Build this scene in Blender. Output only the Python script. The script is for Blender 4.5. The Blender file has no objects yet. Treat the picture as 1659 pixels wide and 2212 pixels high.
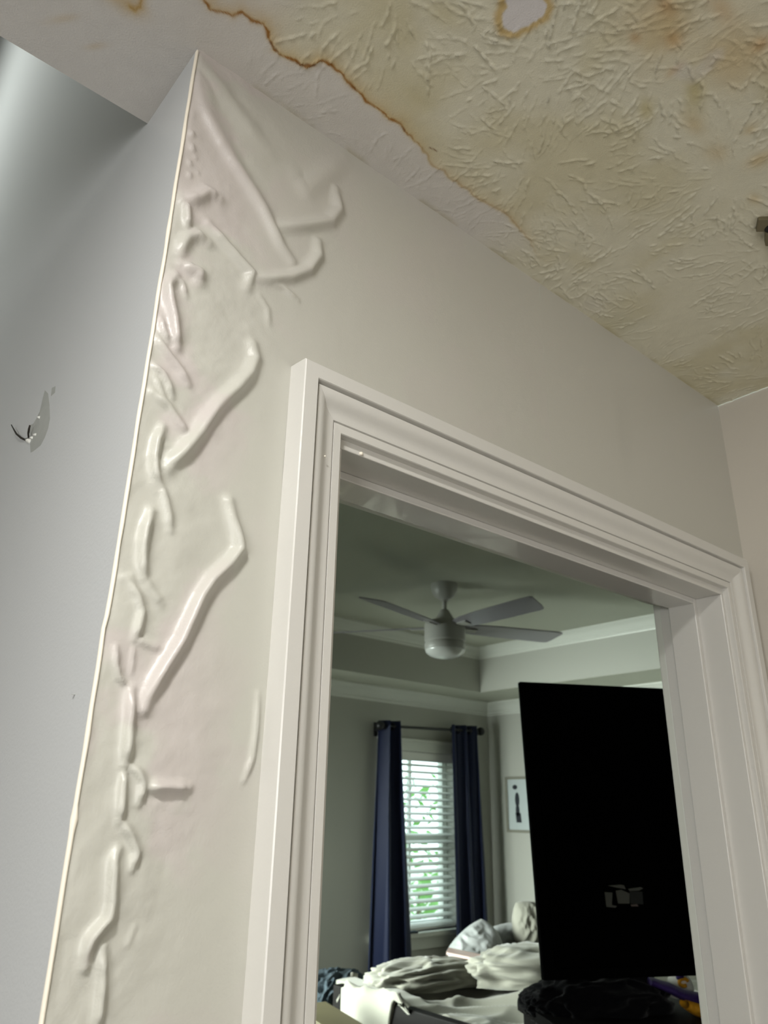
import bpy, math, random
import numpy as np
from mathutils import Vector, Matrix, noise

# ------------------------------------------------------------------ camera
F_PX = 1618.919                       # focal length in pixels of the 1659 x 2212 frame
IMW, IMH = 1659, 2212
YAW, PITCH, ROLL = 0.70011796, 0.3785583, 0.02038685
CAM = np.array([0.0, 0.0, 1.6637])
fw = np.array([math.sin(YAW)*math.cos(PITCH), math.cos(YAW)*math.cos(PITCH), math.sin(PITCH)])
r0 = np.array([math.cos(YAW), -math.sin(YAW), 0.0]); u0 = np.cross(r0, fw)
rt = r0*math.cos(ROLL)+u0*math.sin(ROLL); up = -r0*math.sin(ROLL)+u0*math.cos(ROLL)
scene = bpy.context.scene
cd = bpy.data.cameras.new('camera'); cam = bpy.data.objects.new('camera', cd)
scene.collection.objects.link(cam); scene.camera = cam
cd.sensor_fit = 'VERTICAL'; cd.sensor_height = 24.0; cd.lens = F_PX/IMH*24.0
cd.clip_start = 0.02
cd.dof.use_dof = True; cd.dof.focus_distance = 0.80; cd.dof.aperture_fstop = 6.5
cam.matrix_world = Matrix(((rt[0], up[0], -fw[0], CAM[0]), (rt[1], up[1], -fw[1], CAM[1]), (rt[2], up[2], -fw[2], CAM[2]), (0, 0, 0, 1)))

# ------------------------------------------------------------------ world, lights, exposure
wd = bpy.data.worlds.new('world'); scene.world = wd; wd.use_nodes = True
bg = wd.node_tree.nodes['Background']; bg.inputs['Color'].default_value = (0.80, 0.97, 1.0, 1); bg.inputs['Strength'].default_value = 3.1
scene.view_settings.view_transform = 'Standard'; scene.view_settings.look = 'None'
scene.view_settings.exposure = 0.0; scene.view_settings.gamma = 1.0
scene.view_settings.use_curve_mapping = False

def area(name, loc, target, sx, sy, power, color, shape='RECTANGLE', spread=180, portal=False):
    l = bpy.data.lights.new(name, 'AREA'); l.shape = shape; l.size = sx; l.size_y = sy; l.energy = power; l.color = color
    l.spread = math.radians(spread)
    o = bpy.data.objects.new(name, l); scene.collection.objects.link(o); o.location = loc
    o.rotation_euler = (Vector(target)-Vector(loc)).to_track_quat('-Z', 'Y').to_euler()
    if portal: l.cycles.is_portal = True
    return o
# assumed recessed hall downlight, then added area lights
area('assumed_hall_downlight', (-0.30, 0.0, 2.425), (-0.30, 0.0, 0), 0.14, 0.14, 15.5, (1.0, 0.985, 0.95), 'DISK')  # assumed ceiling lamp out of view, placed to throw the jamb's shadow line
area('assumed_left_light', (-2.4, -1.2, 1.6), (0.8, 0.4, 2.0), 1.0, 0.8, 36, (1.0, 0.995, 0.97))  # assumed soft light from the left, grazes ridges and ceiling; no window there
area('added_foyer_light', (-2.6, 1.6, 0.9), (0.2, 1.0, 1.0), 1.2, 1.0, 6, (0.90, 0.95, 1.0))  # added cool fill for the left wall; the foyer has no window
area('added_high_wall_light', (-2.4, 2.5, 4.1), (0.2, 2.6, 4.0), 0.5, 0.5, 24, (0.95, 1.0, 0.94), spread=92)  # added beam shaping the bright patch high on the left wall; no window
area('back_hall_fill_light', (0.5, -2.1, 1.2), (0.6, 0.2, 2.4), 0.8, 0.8, 8, (1.0, 0.985, 0.95))  # added fill behind the camera, lifts the ceiling and door wall; no window there
# bedroom daylight: lamp at an assumed unseen window, portal at the visible one
area('assumed_window_light', (0.98, 3.965, 1.45), (4.4, 2.6, 0.70), 1.0, 1.2, 74, (0.90, 1.0, 0.92), spread=82)  # assumed second window out of view; aimed to light the right bedroom wall
area('bedroom_window_portal', (3.74, 4.13, 1.50), (3.74, 0, 1.50), 0.72, 1.12, 1, (1, 1, 1), portal=True)

# ------------------------------------------------------------------ helpers
def ray(x, y):
    return rt*((x-IMW/2)/F_PX) - up*((y-IMH/2)/F_PX) + fw
def trace(axis, val, x, y):           # a point seen in the photograph, laid on its own real plane
    r = ray(x, y); i = 'XYZ'.index(axis); return CAM + r*((val-CAM[i])/r[i])

def lin(c):
    return tuple(((v/255)/12.92 if v/255 <= 0.04045 else ((v/255+0.055)/1.055)**2.4) for v in c)

def mat(name, rgb, rough=0.6, metal=0.0, spec=0.5, noise_scale=0, noise_amt=0.0, bump=0.0, bump_scale=60, coat=0.0, vcol=None, emit=None, sheen=0.0):
    m = bpy.data.materials.new(name); m.use_nodes = True; nt = m.node_tree; b = nt.nodes['Principled BSDF']
    b.inputs['Roughness'].default_value = rough; b.inputs['Metallic'].default_value = metal
    b.inputs['Specular IOR Level'].default_value = spec; b.inputs['Coat Weight'].default_value = coat
    b.inputs['Sheen Weight'].default_value = sheen
    col = (*lin(rgb), 1); b.inputs['Base Color'].default_value = col
    tc = nt.nodes.new('ShaderNodeTexCoord'); src = None
    if vcol:
        a = nt.nodes.new('ShaderNodeAttribute'); a.attribute_name = vcol; src = a.outputs['Color']
    if noise_amt > 0:
        n = nt.nodes.new('ShaderNodeTexNoise'); n.inputs['Scale'].default_value = noise_scale; n.inputs['Detail'].default_value = 4
        nt.links.new(tc.outputs['Object'], n.inputs['Vector'])
        mr = nt.nodes.new('ShaderNodeMapRange'); mr.inputs['To Min'].default_value = 1-noise_amt; mr.inputs['To Max'].default_value = 1+noise_amt
        nt.links.new(n.outputs['Fac'], mr.inputs['Value'])
        mx = nt.nodes.new('ShaderNodeVectorMath'); mx.operation = 'SCALE'
        if src: nt.links.new(src, mx.inputs[0])
        else: mx.inputs[0].default_value = col[:3]
        nt.links.new(mr.outputs['Result'], mx.inputs['Scale']); src = mx.outputs['Vector']
    if src: nt.links.new(src, b.inputs['Base Color'])
    if bump > 0:
        n2 = nt.nodes.new('ShaderNodeTexNoise'); n2.inputs['Scale'].default_value = bump_scale; n2.inputs['Detail'].default_value = 3
        nt.links.new(tc.outputs['Object'], n2.inputs['Vector'])
        bp = nt.nodes.new('ShaderNodeBump'); bp.inputs['Strength'].default_value = bump; bp.inputs['Distance'].default_value = 0.002
        nt.links.new(n2.outputs['Fac'], bp.inputs['Height']); nt.links.new(bp.outputs['Normal'], b.inputs['Normal'])
    return m

M = dict(
    wall=mat('satin_greige_wall_paint', (214, 208, 198), 0.38, vcol='paint', bump=0.12, bump_scale=420, spec=0.5),
    wall_plain=mat('greige_wall_paint', (202, 196, 186), 0.55, bump=0.12, bump_scale=420, spec=0.3),
    wall_side=mat('cool_side_wall_paint', (200, 202, 203), 0.38, bump=0.10, bump_scale=300, spec=0.4),
    ceiling=mat('stained_textured_ceiling_paint', (205, 200, 182), 0.75, vcol='paint', bump=0.25, bump_scale=500, spec=0.35),
    ceiling_plain=mat('ceiling_paint', (208, 202, 184), 0.75, spec=0.2, bump=0.5, bump_scale=90),
    trim=mat('semigloss_white_trim_paint', (211, 209, 204), 0.28, bump=0.10, bump_scale=140, spec=0.5),
    gloss=mat('gloss_stop_paint', (206, 204, 200), 0.30, bump=0.12, bump_scale=160, spec=1.0, coat=0.5),
    bead=mat('cream_corner_paint', (246, 238, 222), 0.45),
    bed_wall=mat('bedroom_wall_paint', (176, 176, 168), 0.6, spec=0.25, bump=0.1, bump_scale=200),
    bed_ceiling=mat('bedroom_ceiling_paint', (186, 188, 174), 0.75, spec=0.2, bump=0.8, bump_scale=34),
    bed_trim=mat('bedroom_crown_paint', (214, 216, 208), 0.4),
    carpet=mat('beige_carpet', (150, 140, 124), 0.95, noise_scale=90, noise_amt=0.15, bump=0.6, bump_scale=300),
    wood_floor=mat('grey_wood_floor', (150, 147, 142), 0.35, noise_scale=12, noise_amt=0.2),
    fan=mat('white_fan_enamel', (172, 172, 166), 0.35), fan_blade=mat('silver_fan_blade', (150, 147, 153), 0.28, spec=0.6),
    frosted=mat('frosted_fan_glass', (206, 208, 204), 0.22, coat=0.4),
    navy=mat('navy_curtain_fabric', (15, 25, 56), 0.55, sheen=0.1, bump=0.3, bump_scale=400, spec=0.25),
    black=mat('black_rod_metal', (16, 16, 18), 0.45), slat=mat('white_blind_slat', (232, 232, 226), 0.45),
    sash=mat('white_window_sash', (226, 228, 222), 0.4),
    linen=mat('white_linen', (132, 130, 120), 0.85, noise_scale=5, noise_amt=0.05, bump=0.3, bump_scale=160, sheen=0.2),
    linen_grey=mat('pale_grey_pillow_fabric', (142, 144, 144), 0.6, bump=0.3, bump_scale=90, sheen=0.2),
    dark_wood=mat('espresso_wood', (12, 9, 8), 0.7, spec=0.15, noise_scale=20, noise_amt=0.2), light_wood=mat('pale_wood', (92, 86, 64), 0.5, noise_scale=14, noise_amt=0.12),
    tv=mat('matte_black_plastic', (2, 2, 2), 0.8, spec=0.03), tv_edge=mat('black_bezel', (3, 3, 3), 0.8, spec=0.04),
    label_grey=mat('grey_label_paper', (88, 88, 80), 0.7), label_dark=mat('dark_label_paper', (34, 35, 32), 0.7), label_red=mat('reddish_label_paper', (96, 82, 78), 0.7),
    blackcloth=mat('black_cloth', (9, 9, 12), 0.95, spec=0.1, bump=0.4, bump_scale=120, sheen=0.1), purple=mat('purple_cloth', (50, 26, 96), 0.75, bump=0.3, bump_scale=200),
    yellow=mat('yellow_cloth', (226, 160, 26), 0.7, bump=0.3, bump_scale=200), whitecloth=mat('white_cloth', (226, 224, 214), 0.8),
    bluegrey=mat('blue_grey_cloth', (58, 70, 78), 0.9), pink=mat('pale_pink_cover', (226, 196, 188), 0.4),
    picture_mat=mat('picture_mount_paper', (200, 204, 206), 0.5), frame=mat('pewter_frame', (132, 130, 118), 0.4),
    ink=mat('dark_print_ink', (34, 34, 44), 0.6), steel=mat('dull_steel', (150, 150, 146), 0.35, metal=0.7), rust=mat('blackened_screw_steel', (52, 46, 40), 0.5, metal=0.5),
    scuff=mat('bare_grey_scuff', (164, 166, 162), 0.6, noise_scale=60, noise_amt=0.12), scuff_chip=mat('white_plaster_chip', (240, 240, 234), 0.5),
    bracket=mat('bronze_bracket', (116, 108, 84), 0.45, metal=0.3), hole=mat('black_socket', (14, 12, 9), 0.7),
    bounce_ground=mat('pale_bounce_ground', (196, 198, 186), 0.9, noise_scale=3, noise_amt=0.1), leaf=mat('garden_leaf', (96, 150, 62), 0.6, noise_scale=3, noise_amt=0.35),  # ground made pale as a reflector, bounces daylight up to the bedroom soffit
    leaf_blue=mat('teal_garden_leaf', (66, 150, 132), 0.6, noise_scale=3, noise_amt=0.25), bark=mat('bark', (90, 76, 60), 0.9),
)
mg = bpy.data.materials.new('window_glass'); mg.use_nodes = True; nt = mg.node_tree
for n in list(nt.nodes): nt.nodes.remove(n)
out = nt.nodes.new('ShaderNodeOutputMaterial'); mix = nt.nodes.new('ShaderNodeMixShader'); tr = nt.nodes.new('ShaderNodeBsdfTransparent'); gl = nt.nodes.new('ShaderNodeBsdfGlossy')
gl.inputs['Roughness'].default_value = 0.03; mix.inputs[0].default_value = 0.07; tr.inputs['Color'].default_value = (0.95, 0.98, 0.97, 1)
nt.links.new(tr.outputs[0], mix.inputs[1]); nt.links.new(gl.outputs[0], mix.inputs[2]); nt.links.new(mix.outputs[0], out.inputs[0]); M['glass'] = mg

class MB:
    def __init__(s): s.v = []; s.f = []; s.mi = []
    def face(s, idx, mi=0): s.f.append(tuple(idx)); s.mi.append(mi)
    def poly(s, pts, mi=0):
        b = len(s.v); s.v += [tuple(p) for p in pts]; s.face(range(b, b+len(pts)), mi)
    def box(s, x0, x1, y0, y1, z0, z1, mi=0, T=None):
        b = len(s.v); P = [(x, y, z) for z in (z0, z1) for y in (y0, y1) for x in (x0, x1)]
        if T is not None: P = [tuple(T @ Vector(p)) for p in P]
        s.v += P
        for q in ((0, 2, 3, 1), (4, 5, 7, 6), (0, 1, 5, 4), (2, 6, 7, 3), (0, 4, 6, 2), (1, 3, 7, 5)): s.face([b+i for i in q], mi)
    def tube(s, pts, r, n=10, mi=0, caps=True):
        pts = [Vector(p) for p in pts]; rs = r if isinstance(r, (list, tuple)) else [r]*len(pts); b = len(s.v)
        for i, p in enumerate(pts):
            t = (pts[min(i+1, len(pts)-1)]-pts[max(i-1, 0)]).normalized()
            a = t.cross(Vector((0.13, 0.27, 1)) if abs(t.z) < 0.95 else Vector((1, 0.2, 0))).normalized(); c = t.cross(a)
            for k in range(n):
                an = 2*math.pi*k/n; s.v.append(tuple(p+(a*math.cos(an)+c*math.sin(an))*rs[i]))
        for i in range(len(pts)-1):
            for k in range(n):
                k2 = (k+1) % n; s.face((b+i*n+k, b+i*n+k2, b+(i+1)*n+k2, b+(i+1)*n+k), mi)
        if caps:
            s.face([b+k for k in range(n)][::-1], mi); s.face([b+(len(pts)-1)*n+k for k in range(n)], mi)
    def lathe(s, prof, c, n=32, mi=0):          # prof: (radius, z)
        b = len(s.v)
        for (r, z) in prof:
            for k in range(n):
                a = 2*math.pi*k/n; s.v.append((c[0]+r*math.cos(a), c[1]+r*math.sin(a), c[2]+z))
        for i in range(len(prof)-1):
            for k in range(n):
                k2 = (k+1) % n; s.face((b+i*n+k, b+i*n+k2, b+(i+1)*n+k2, b+(i+1)*n+k), mi)
        s.face([b+k for k in range(n)][::-1], mi); s.face([b+(len(prof)-1)*n+k for k in range(n)], mi)
    def build(s, name, mats, parent=None, smooth=False, bevel=0, seg=2):
        me = bpy.data.meshes.new(name); me.from_pydata(s.v, [], s.f)
        for m in (mats if isinstance(mats, list) else [mats]): me.materials.append(m)
        me.polygons.foreach_set('material_index', s.mi)
        if smooth:
            me.polygons.foreach_set('use_smooth', [True]*len(me.polygons))
            if smooth is not True: me.set_sharp_from_angle(angle=math.radians(smooth))
        me.update()
        o = bpy.data.objects.new(name, me); scene.collection.objects.link(o)
        if parent is not None:
            o.parent = parent; o.matrix_parent_inverse = Matrix.Translation(-Vector(parent.location))
        if bevel:
            b = o.modifiers.new('bevel', 'BEVEL'); b.width = bevel; b.segments = seg; b.limit_method = 'ANGLE'
        return o
def struct(o): o['kind'] = 'structure'; return o
def tag(o, label, cat, group=None):
    o['label'] = label; o['category'] = cat
    if group: o['group'] = group
    return o
def thing(name, loc, label, cat, group=None):
    o = bpy.data.objects.new(name, None); o.empty_display_size = 0.1; scene.collection.objects.link(o); o.location = loc
    return tag(o, label, cat, group)
def np_mesh(name, V, quads, material, col=None, parent=None):
    me = bpy.data.meshes.new(name); me.vertices.add(len(V)); me.vertices.foreach_set('co', V.astype(np.float32).ravel())
    n = len(quads); me.loops.add(n*4); me.loops.foreach_set('vertex_index', quads.astype(np.int32).ravel())
    me.polygons.add(n); me.polygons.foreach_set('loop_start', np.arange(0, n*4, 4, dtype=np.int32)); me.polygons.foreach_set('loop_total', np.full(n, 4, dtype=np.int32))
    me.polygons.foreach_set('use_smooth', np.ones(n, dtype=bool)); me.update(calc_edges=True); me.validate()
    if col is not None:
        a = me.color_attributes.new('paint', 'FLOAT_COLOR', 'POINT'); c = np.ones((len(V), 4), np.float32); c[:, :3] = col; a.data.foreach_set('color', c.ravel())
    me.materials.append(material); o = bpy.data.objects.new(name, me); scene.collection.objects.link(o)
    if parent is not None: o.parent = parent
    return o
def vnoise(X, Y, freq, seed):          # smooth 2-D value noise, 0..1
    rs = np.random.RandomState(seed); G = rs.rand(256, 256)
    x = X*freq+37.3; y = Y*freq+91.7; xi = np.floor(x).astype(int); yi = np.floor(y).astype(int); fx = x-xi; fy = y-yi
    fx = fx*fx*(3-2*fx); fy = fy*fy*(3-2*fy)
    g = lambda i, j: G[i % 256, j % 256]
    return (g(xi, yi)*(1-fx)+g(xi+1, yi)*fx)*(1-fy)+(g(xi, yi+1)*(1-fx)+g(xi+1, yi+1)*fx)*fy
def fbm(X, Y, freq, seed, octs=4):
    t = 0; a = 0.5; s = 0
    for k in range(octs): t = t+a*vnoise(X, Y, freq*2**k, seed+k); s += a; a *= 0.5
    return t/s
def seg_dist(X, Y, pts, vals=None):    # distance to a polyline and the value interpolated along it
    D = np.full(X.shape, 1e9); T = np.zeros(X.shape); V = np.zeros(X.shape); S = np.zeros(X.shape)
    for i in range(len(pts)-1):
        a = np.array(pts[i]); b = np.array(pts[i+1]); d = b-a; L2 = (d@d)+1e-12
        t = np.clip(((X-a[0])*d[0]+(Y-a[1])*d[1])/L2, 0, 1); dx = X-a[0]-t*d[0]; dy = Y-a[1]-t*d[1]; dd = np.hypot(dx, dy)
        m = dd < D; D[m] = dd[m]; T[m] = (i+t[m])/(len(pts)-1); S[m] = np.sign((dx*d[1]-dy*d[0]))[m]
        if vals is not None: V[m] = (vals[i]*(1-t)+vals[i+1]*t)[m]
    return D, T, V, S
def sm(e0, e1, x):
    t = np.clip((x-e0)/(e1-e0), 0, 1); return t*t*(3-2*t)

# ------------------------------------------------------------------ key planes
CH = 2.44            # hall ceiling
WY = 0.583           # face of the door wall
WB = 0.700           # its bedroom face
CX = 0.209           # face of the left side wall (outside corner)
RX = 1.373           # right wall
OX0, OX1, OZ = 0.421, 1.267, 2.034          # inner edge of the casing
JX0, JX1, JZ = 0.430, 1.259, 2.023          # jamb faces
TR = 2.74            # tray ceiling of the bedroom
BX, BY = 4.45, 4.00  # far bedroom walls
TX0, TX1, TY0, TY1 = 0.79, 3.96, 1.18, 3.62

# ------------------------------------------------------------------ door wall with lifted, blistered paint
RIDGES = [  # photograph polyline, width px, height mm
 ([(428,175),(440,240),(470,300),(500,350),(540,410),(565,450),(585,490),(605,530),(630,565)], 27, 4.6, 'b'),
 ([(430,130),(480,200),(525,260),(578,325)], 46, 3.0, 's'),
 ([(590,492),(650,490),(712,480),(730,455),(724,410)], 27, 5.0, 's'),
 ([(642,385),(660,412),(700,380),(742,345)], 46, 2.6, 's'),
 ([(450,485),(480,520),(510,555),(542,592),(532,624)], 24, 4.4, 's'),
 ([(545,602),(590,604),(627,600),(665,585),(686,555),(687,525)], 25, 5.0, 's'),
 ([(580,612),(612,622),(642,648)], 14, 2.0, 's'),
 ([(560,640),(578,668),(580,700)], 14, 1.2, 's'),
 ([(412,288),(413,292)], 14, 2.2, 's'), ([(414,318),(415,324)], 13, 2.0, 's'), ([(410,350),(411,354)], 10, 1.4, 's'), ([(411,376),(411,380)], 10, 1.4, 's'), ([(428,372),(429,374)], 9, 1.0, 's'), ([(422,340),(423,342)], 9, 1.0, 's'),
 ([(396,436),(425,430),(448,418),(470,430)], 30, 5.4, 's'), ([(400,440),(402,465),(403,492)], 20, 4.6, 's'),
 ([(388,552),(394,530),(404,516),(425,510),(447,525)], 28, 5.2, 's'),
 ([(392,572),(412,585),(427,592),(428,612)], 30, 5.4, 's'),
 ([(378,597),(360,620),(366,655),(374,690),(378,730),(381,752)], 24, 5.2, 's'), ([(368,600),(392,612),(400,640)], 14, 2.2, 's'),
 ([(333,725),(359,763),(388,801),(405,830)], 19, 3.6, 's'), ([(346,690),(352,715),(362,740)], 16, 3.0, 's'),
 ([(325,784),(350,808),(362,830),(371,858)], 17, 3.4, 's'),
 ([(329,848),(363,881),(385,915),(402,938)], 21, 3.6, 's'), ([(335,812),(348,850),(356,880)], 16, 2.0, 's'),
 ([(544,746),(550,776),(536,810),(506,843),(473,873),(447,907),(426,940),(397,974),(371,1000),(362,1012)], 31, 6.4, 's'),
 ([(350,924),(338,953),(331,987),(333,1021),(344,1050)], 21, 5.4, 's'), ([(344,1046),(355,1080),(363,1113),(366,1146)], 19, 3.2, 's'),
 ([(325,1105),(312,1143),(306,1177),(306,1215),(310,1250)], 22, 5.4, 's'), ([(310,1245),(329,1282),(347,1305)], 22, 2.2, 's'),
 ([(274,1250),(296,1290),(305,1322),(297,1358),(290,1380)], 18, 3.6, 's'), ([(292,1382),(322,1392),(345,1402)], 18, 2.0, 's'), ([(262,1250),(282,1246),(290,1262)], 18, 1.6, 's'),
 ([(494,1084),(500,1118),(511,1156),(516,1187),(494,1217),(456,1253),(430,1291),(411,1333),(388,1384),(363,1426),(338,1465),(318,1502),(308,1532)], 28, 6.4, 's'),
 ([(249,1398),(249,1434),(256,1463),(272,1482)], 13, 3.0, 's'), ([(288,1398),(286,1430),(283,1455)], 9, 1.6, 's'),
 ([(281,1492),(278,1548),(274,1602),(268,1652)], 24, 5.6, 's'), ([(266,1670),(262,1712),(257,1774)], 17, 4.6, 's'),
 ([(276,1652),(296,1668),(306,1690),(305,1708),(297,1735)], 18, 3.8, 's'), ([(318,1701),(359,1700),(404,1702)], 22, 4.6, 's'),
 ([(262,1775),(282,1805),(294,1840),(283,1876)], 17, 3.8, 's'),
 ([(253,1836),(243,1858),(240,1906),(238,1948),(232,1982),(213,2003),(193,2029),(184,2058),(182,2088)], 23, 5.4, 's'),
 ([(220,2045),(219,2117),(213,2180),(208,2216)], 20, 4.6, 's'),
 ([(557,1500),(553,1569),(544,1636),(526,1686)], 12, 2.4, 's'),
 ([(290,2000),(275,2040)], 10, 0.8, 's'), ([(352,960),(372,968)], 16, 1.0, 's'), ([(322,1035),(338,1062),(352,1068)], 16, 1.4, 's')]
def wall_height(X, Z):
    H = np.zeros(X.shape)
    for px, w, h, kind in RIDGES:
        P = [trace('Y', WY, *p) for p in px]; P2 = [(p[0], p[2]) for p in P]
        mid = P[len(P)//2]; depth = (mid-CAM)@fw; sig = w/F_PX*depth*0.5
        pad = sig*4
        xs = [p[0] for p in P2]; zs = [p[1] for p in P2]
        m = (X > min(xs)-pad) & (X < max(xs)+pad) & (Z > min(zs)-pad) & (Z < max(zs)+pad)
        if not m.any(): continue
        D, T, _, S = seg_dist(X[m], Z[m], P2)
        if kind == 'b':                # broad shoulder on one side, crisp drop on the other
            wob = np.where(S > 0, 1.0, 1.0+1.6*(1-T)**1.5)
            if ((np.array(P2[0])-np.array(P2[-1]))[0]) > 0: wob = np.where(S < 0, 1.0, 1.0+1.6*(1-T)**1.5)
        else: wob = 1.0
        end = np.ones(T.shape)
        if len(px) > 2: end = 0.5+0.5*sm(0, 0.22, T)*sm(0, 0.22, 1-T)
        g = np.exp(-(D/(sig*wob))**2.1)
        H[m] = np.maximum(H[m], h*0.00148*g*end)
    return H
step = 0.0020
xs = np.arange(CX, 0.802, step); zs = np.arange(0.92, CH+1e-6, step)
zs[-1] = CH
X, Z = np.meshgrid(xs, zs)
H = wall_height(X, Z)
strip = sm(0.14, 0.05, X-CX+0.012*(fbm(X, Z, 9, 5)-0.5)*8)       # skimmed strip beside the corner
H += 0.0018*(fbm(X, Z, 30, 11)-0.5)*(0.3+1.6*strip)+0.0035*strip*(np.abs(fbm(X, Z, 22, 13)-0.5)) + 0.0009*(fbm(X, Z, 12, 21)-0.5)
edge = sm(0, 0.006, X-CX); H *= edge
base = np.array(lin((194, 193, 184))); pinky = np.array(lin((197, 190, 186)))
k = np.clip(sm(0.50, 0.66, fbm(X, Z, 16, 71))*0.75*(0.25+strip)+0.22*sm(1.9, 2.35, Z), 0, 1)[..., None]
C = base*(1-k)+pinky*k
C = C*(1+0.05*(fbm(X, Z, 7, 31)-0.5))[..., None]
stain = np.exp(-((X-9)/0.01)**2)
V = np.stack([X, WY-H, Z], -1).reshape(-1, 3)
ny, nx = X.shape; idx = np.arange(nx*ny).reshape(ny, nx)
Q = np.stack([idx[:-1, :-1], idx[:-1, 1:], idx[1:, 1:], idx[1:, :-1]], -1).reshape(-1, 4)
cxq = X[:-1, :-1].ravel()+step/2; czq = Z[:-1, :-1].ravel()+step/2
Q = Q[~((cxq > JX0-0.008) & (czq < JZ+0.008))]
# the rest of the same wall: coarse faces
Vl = V.tolist(); Ql = []; Cl = C.reshape(-1, 3)
xe = xs[-1]
extra = [(CX, JX0-0.007, 0, 0.92), (xe, JX1+0.007, JZ+0.007, CH), (JX1+0.007, RX, 0, CH)]
ev = []; ec = []
def coarse(x0, x1, z0, z1, nxx=24, nzz=40):
    b = len(V)+len(ev)
    for j in range(nzz+1):
        for i in range(nxx+1):
            x = x0+(x1-x0)*i/nxx; z = z0+(z1-z0)*j/nzz; ev.append((x, WY, z))
            kk = 0.22*float(sm(1.9, 2.35, np.array(z))); c = base*(1-kk)+pinky*kk
            c = c*(1-0.07*math.exp(-((x-1.003-0.01*(z-2.3))/0.012)**2)*math.exp(-((z-2.24)/0.07)**2))   # faint drip mark
            ec.append(c)
    for j in range(nzz):
        for i in range(nxx):
            a = b+j*(nxx+1)+i; Ql.append((a, a+1, a+nxx+2, a+nxx+1))
for e in extra: coarse(*e)
V = np.vstack([V, np.array(ev)]); Q = np.vstack([Q, np.array(Ql)]); Cl = np.vstack([Cl, np.array(ec)])
struct(np_mesh('wall_front', V, Q, M['wall'], Cl))

# ------------------------------------------------------------------ ceiling: hand-textured, water-stained
sx = 0.0016
xs = np.arange(-0.10, RX+1e-6, sx); ys = np.arange(0.10, 0.714+1e-6, sx)
X, Y = np.meshgrid(xs, ys); H = np.zeros(X.shape)
rs = np.random.RandomState(8)
px_n = []; 
c0 = trace('Z', CH, 1190, 128)
centres = [(c0[0], c0[1])]
for gx in np.arange(-0.2, 1.6, 0.165):
    for gy in np.arange(-0.05, 0.9, 0.165):
        c = (gx+rs.uniform(-.055, .055), gy+rs.uniform(-.055, .055))
        if all(math.hypot(c[0]-d[0], c[1]-d[1]) > 0.10 for d in centres): centres.append(c)
SX, SY, SH, SW = [], [], [], []
for ci, c in enumerate(centres):
    n = 120
    for s_ in range(n):
        an = 2*math.pi*(s_+rs.uniform(-.6, .6))/n; ra = 0.006+0.105*math.sqrt(rs.rand()); L = rs.uniform(0.010, 0.052); turn = rs.uniform(-1, 1)*6
        x = c[0]+ra*math.cos(an); y = c[1]+ra*math.sin(an); h = 0.0008+0.0023*rs.rand()**1.8; w = rs.uniform(0.55, 1.0)
        q = int(L/0.0008)
        for t in range(q):
            an += turn*0.0008+rs.normal(0, 0.07); x += 0.0008*math.cos(an); y += 0.0008*math.sin(an)
            e = min(1, t/6, (q-t)/6); SX.append(x); SY.append(y); SH.append(h*e*(0.75+0.35*math.sin(t*0.35+ci+s_))); SW.append(w)
SX = np.array(SX); SY = np.array(SY); SH = np.array(SH); SW = np.array(SW)
ix = np.round((SX-xs[0])/sx).astype(int); iy = np.round((SY-ys[0])/sx).astype(int)
for dx in range(-2, 3):
    for dy in range(-2, 3):
        jx = ix+dx; jy = iy+dy; m = (jx >= 0) & (jx < len(xs)) & (jy >= 0) & (jy < len(ys))
        d = np.hypot(xs[0]+jx[m]*sx-SX[m], ys[0]+jy[m]*sx-SY[m])
        np.maximum.at(H, (jy[m], jx[m]), SH[m]*np.exp(-(d/(0.00135*SW[m]))**2))
H += 0.0010*(fbm(X, Y, 45, 3)-0.5)+0.0012*(fbm(X, Y, 14, 4)-0.5)
def zpts(px): return [tuple(trace('Z', CH, *p)[:2]) for p in px]
LINE = [(436,-30),(440,0),(455,20),(480,28),(500,35),(520,28),(545,45),(570,50),(580,75),(592,108),(620,125),(640,135),(660,142),(676,139),(690,131),(705,134),(720,145),(745,170),(762,190),(790,215),(815,232),(840,255),(862,264),(880,290),(905,315),(925,335),(938,360),(965,375),(985,390),(1010,410),(1045,435),(1090,458),(1120,490),(1145,520),(1160,550),(1200,585)]
LP = zpts(LINE)
wx = X+0.006*(fbm(X, Y, 60, 41)-0.5)+0.004*(fbm(X, Y, 150, 42)-0.5); wy = Y+0.006*(fbm(X, Y, 60, 43)-0.5)+0.004*(fbm(X, Y, 150, 44)-0.5)
D, T, _, S = seg_dist(wx, wy, LP)
# which side: distance to the wall decides
far = np.where(S > 0, 1.0, -1.0)
Sref = seg_dist(np.array([[0.9]]), np.array([[0.2]]), LP)[3][0, 0]
out_side = (S == Sref)                                          # side away from the door wall
inner = ~out_side & (Y > 0.28)
patch_w = (sm(0.0, 0.004, D)*np.where(inner, 1, 0)*(1-sm(0.86, 1.0, T)))
left = sm(0.30, 0.22, X)*1.0
H *= (1-0.55*patch_w)*(1-0.80*left*np.where(out_side & (T < 0.08), 0.6, 1.0))
H *= 0.35+0.65*sm(0.0, 0.02, WY-Y+np.where(X < CX, 0.2, 0))
col_base = np.array(lin((222, 218, 199))); col_new = np.array(lin((216, 212, 209))); brown = np.array(lin((150, 100, 34))); ochre = np.array(lin((196, 164, 96))); olive = np.array(lin((186, 172, 112)))
C = np.ones(X.shape+(3,))*col_base
def mixc(C, col, k): return C*(1-k[..., None])+col*k[..., None]
k = np.clip(patch_w+left*0.9, 0, 1); C = mixc(C, col_new, k*0.9)
C = mixc(C, olive, np.clip(0.35*sm(0.45, 0.72, fbm(X, Y, 9, 51))*(1-k), 0, 1)*0.8)
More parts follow.
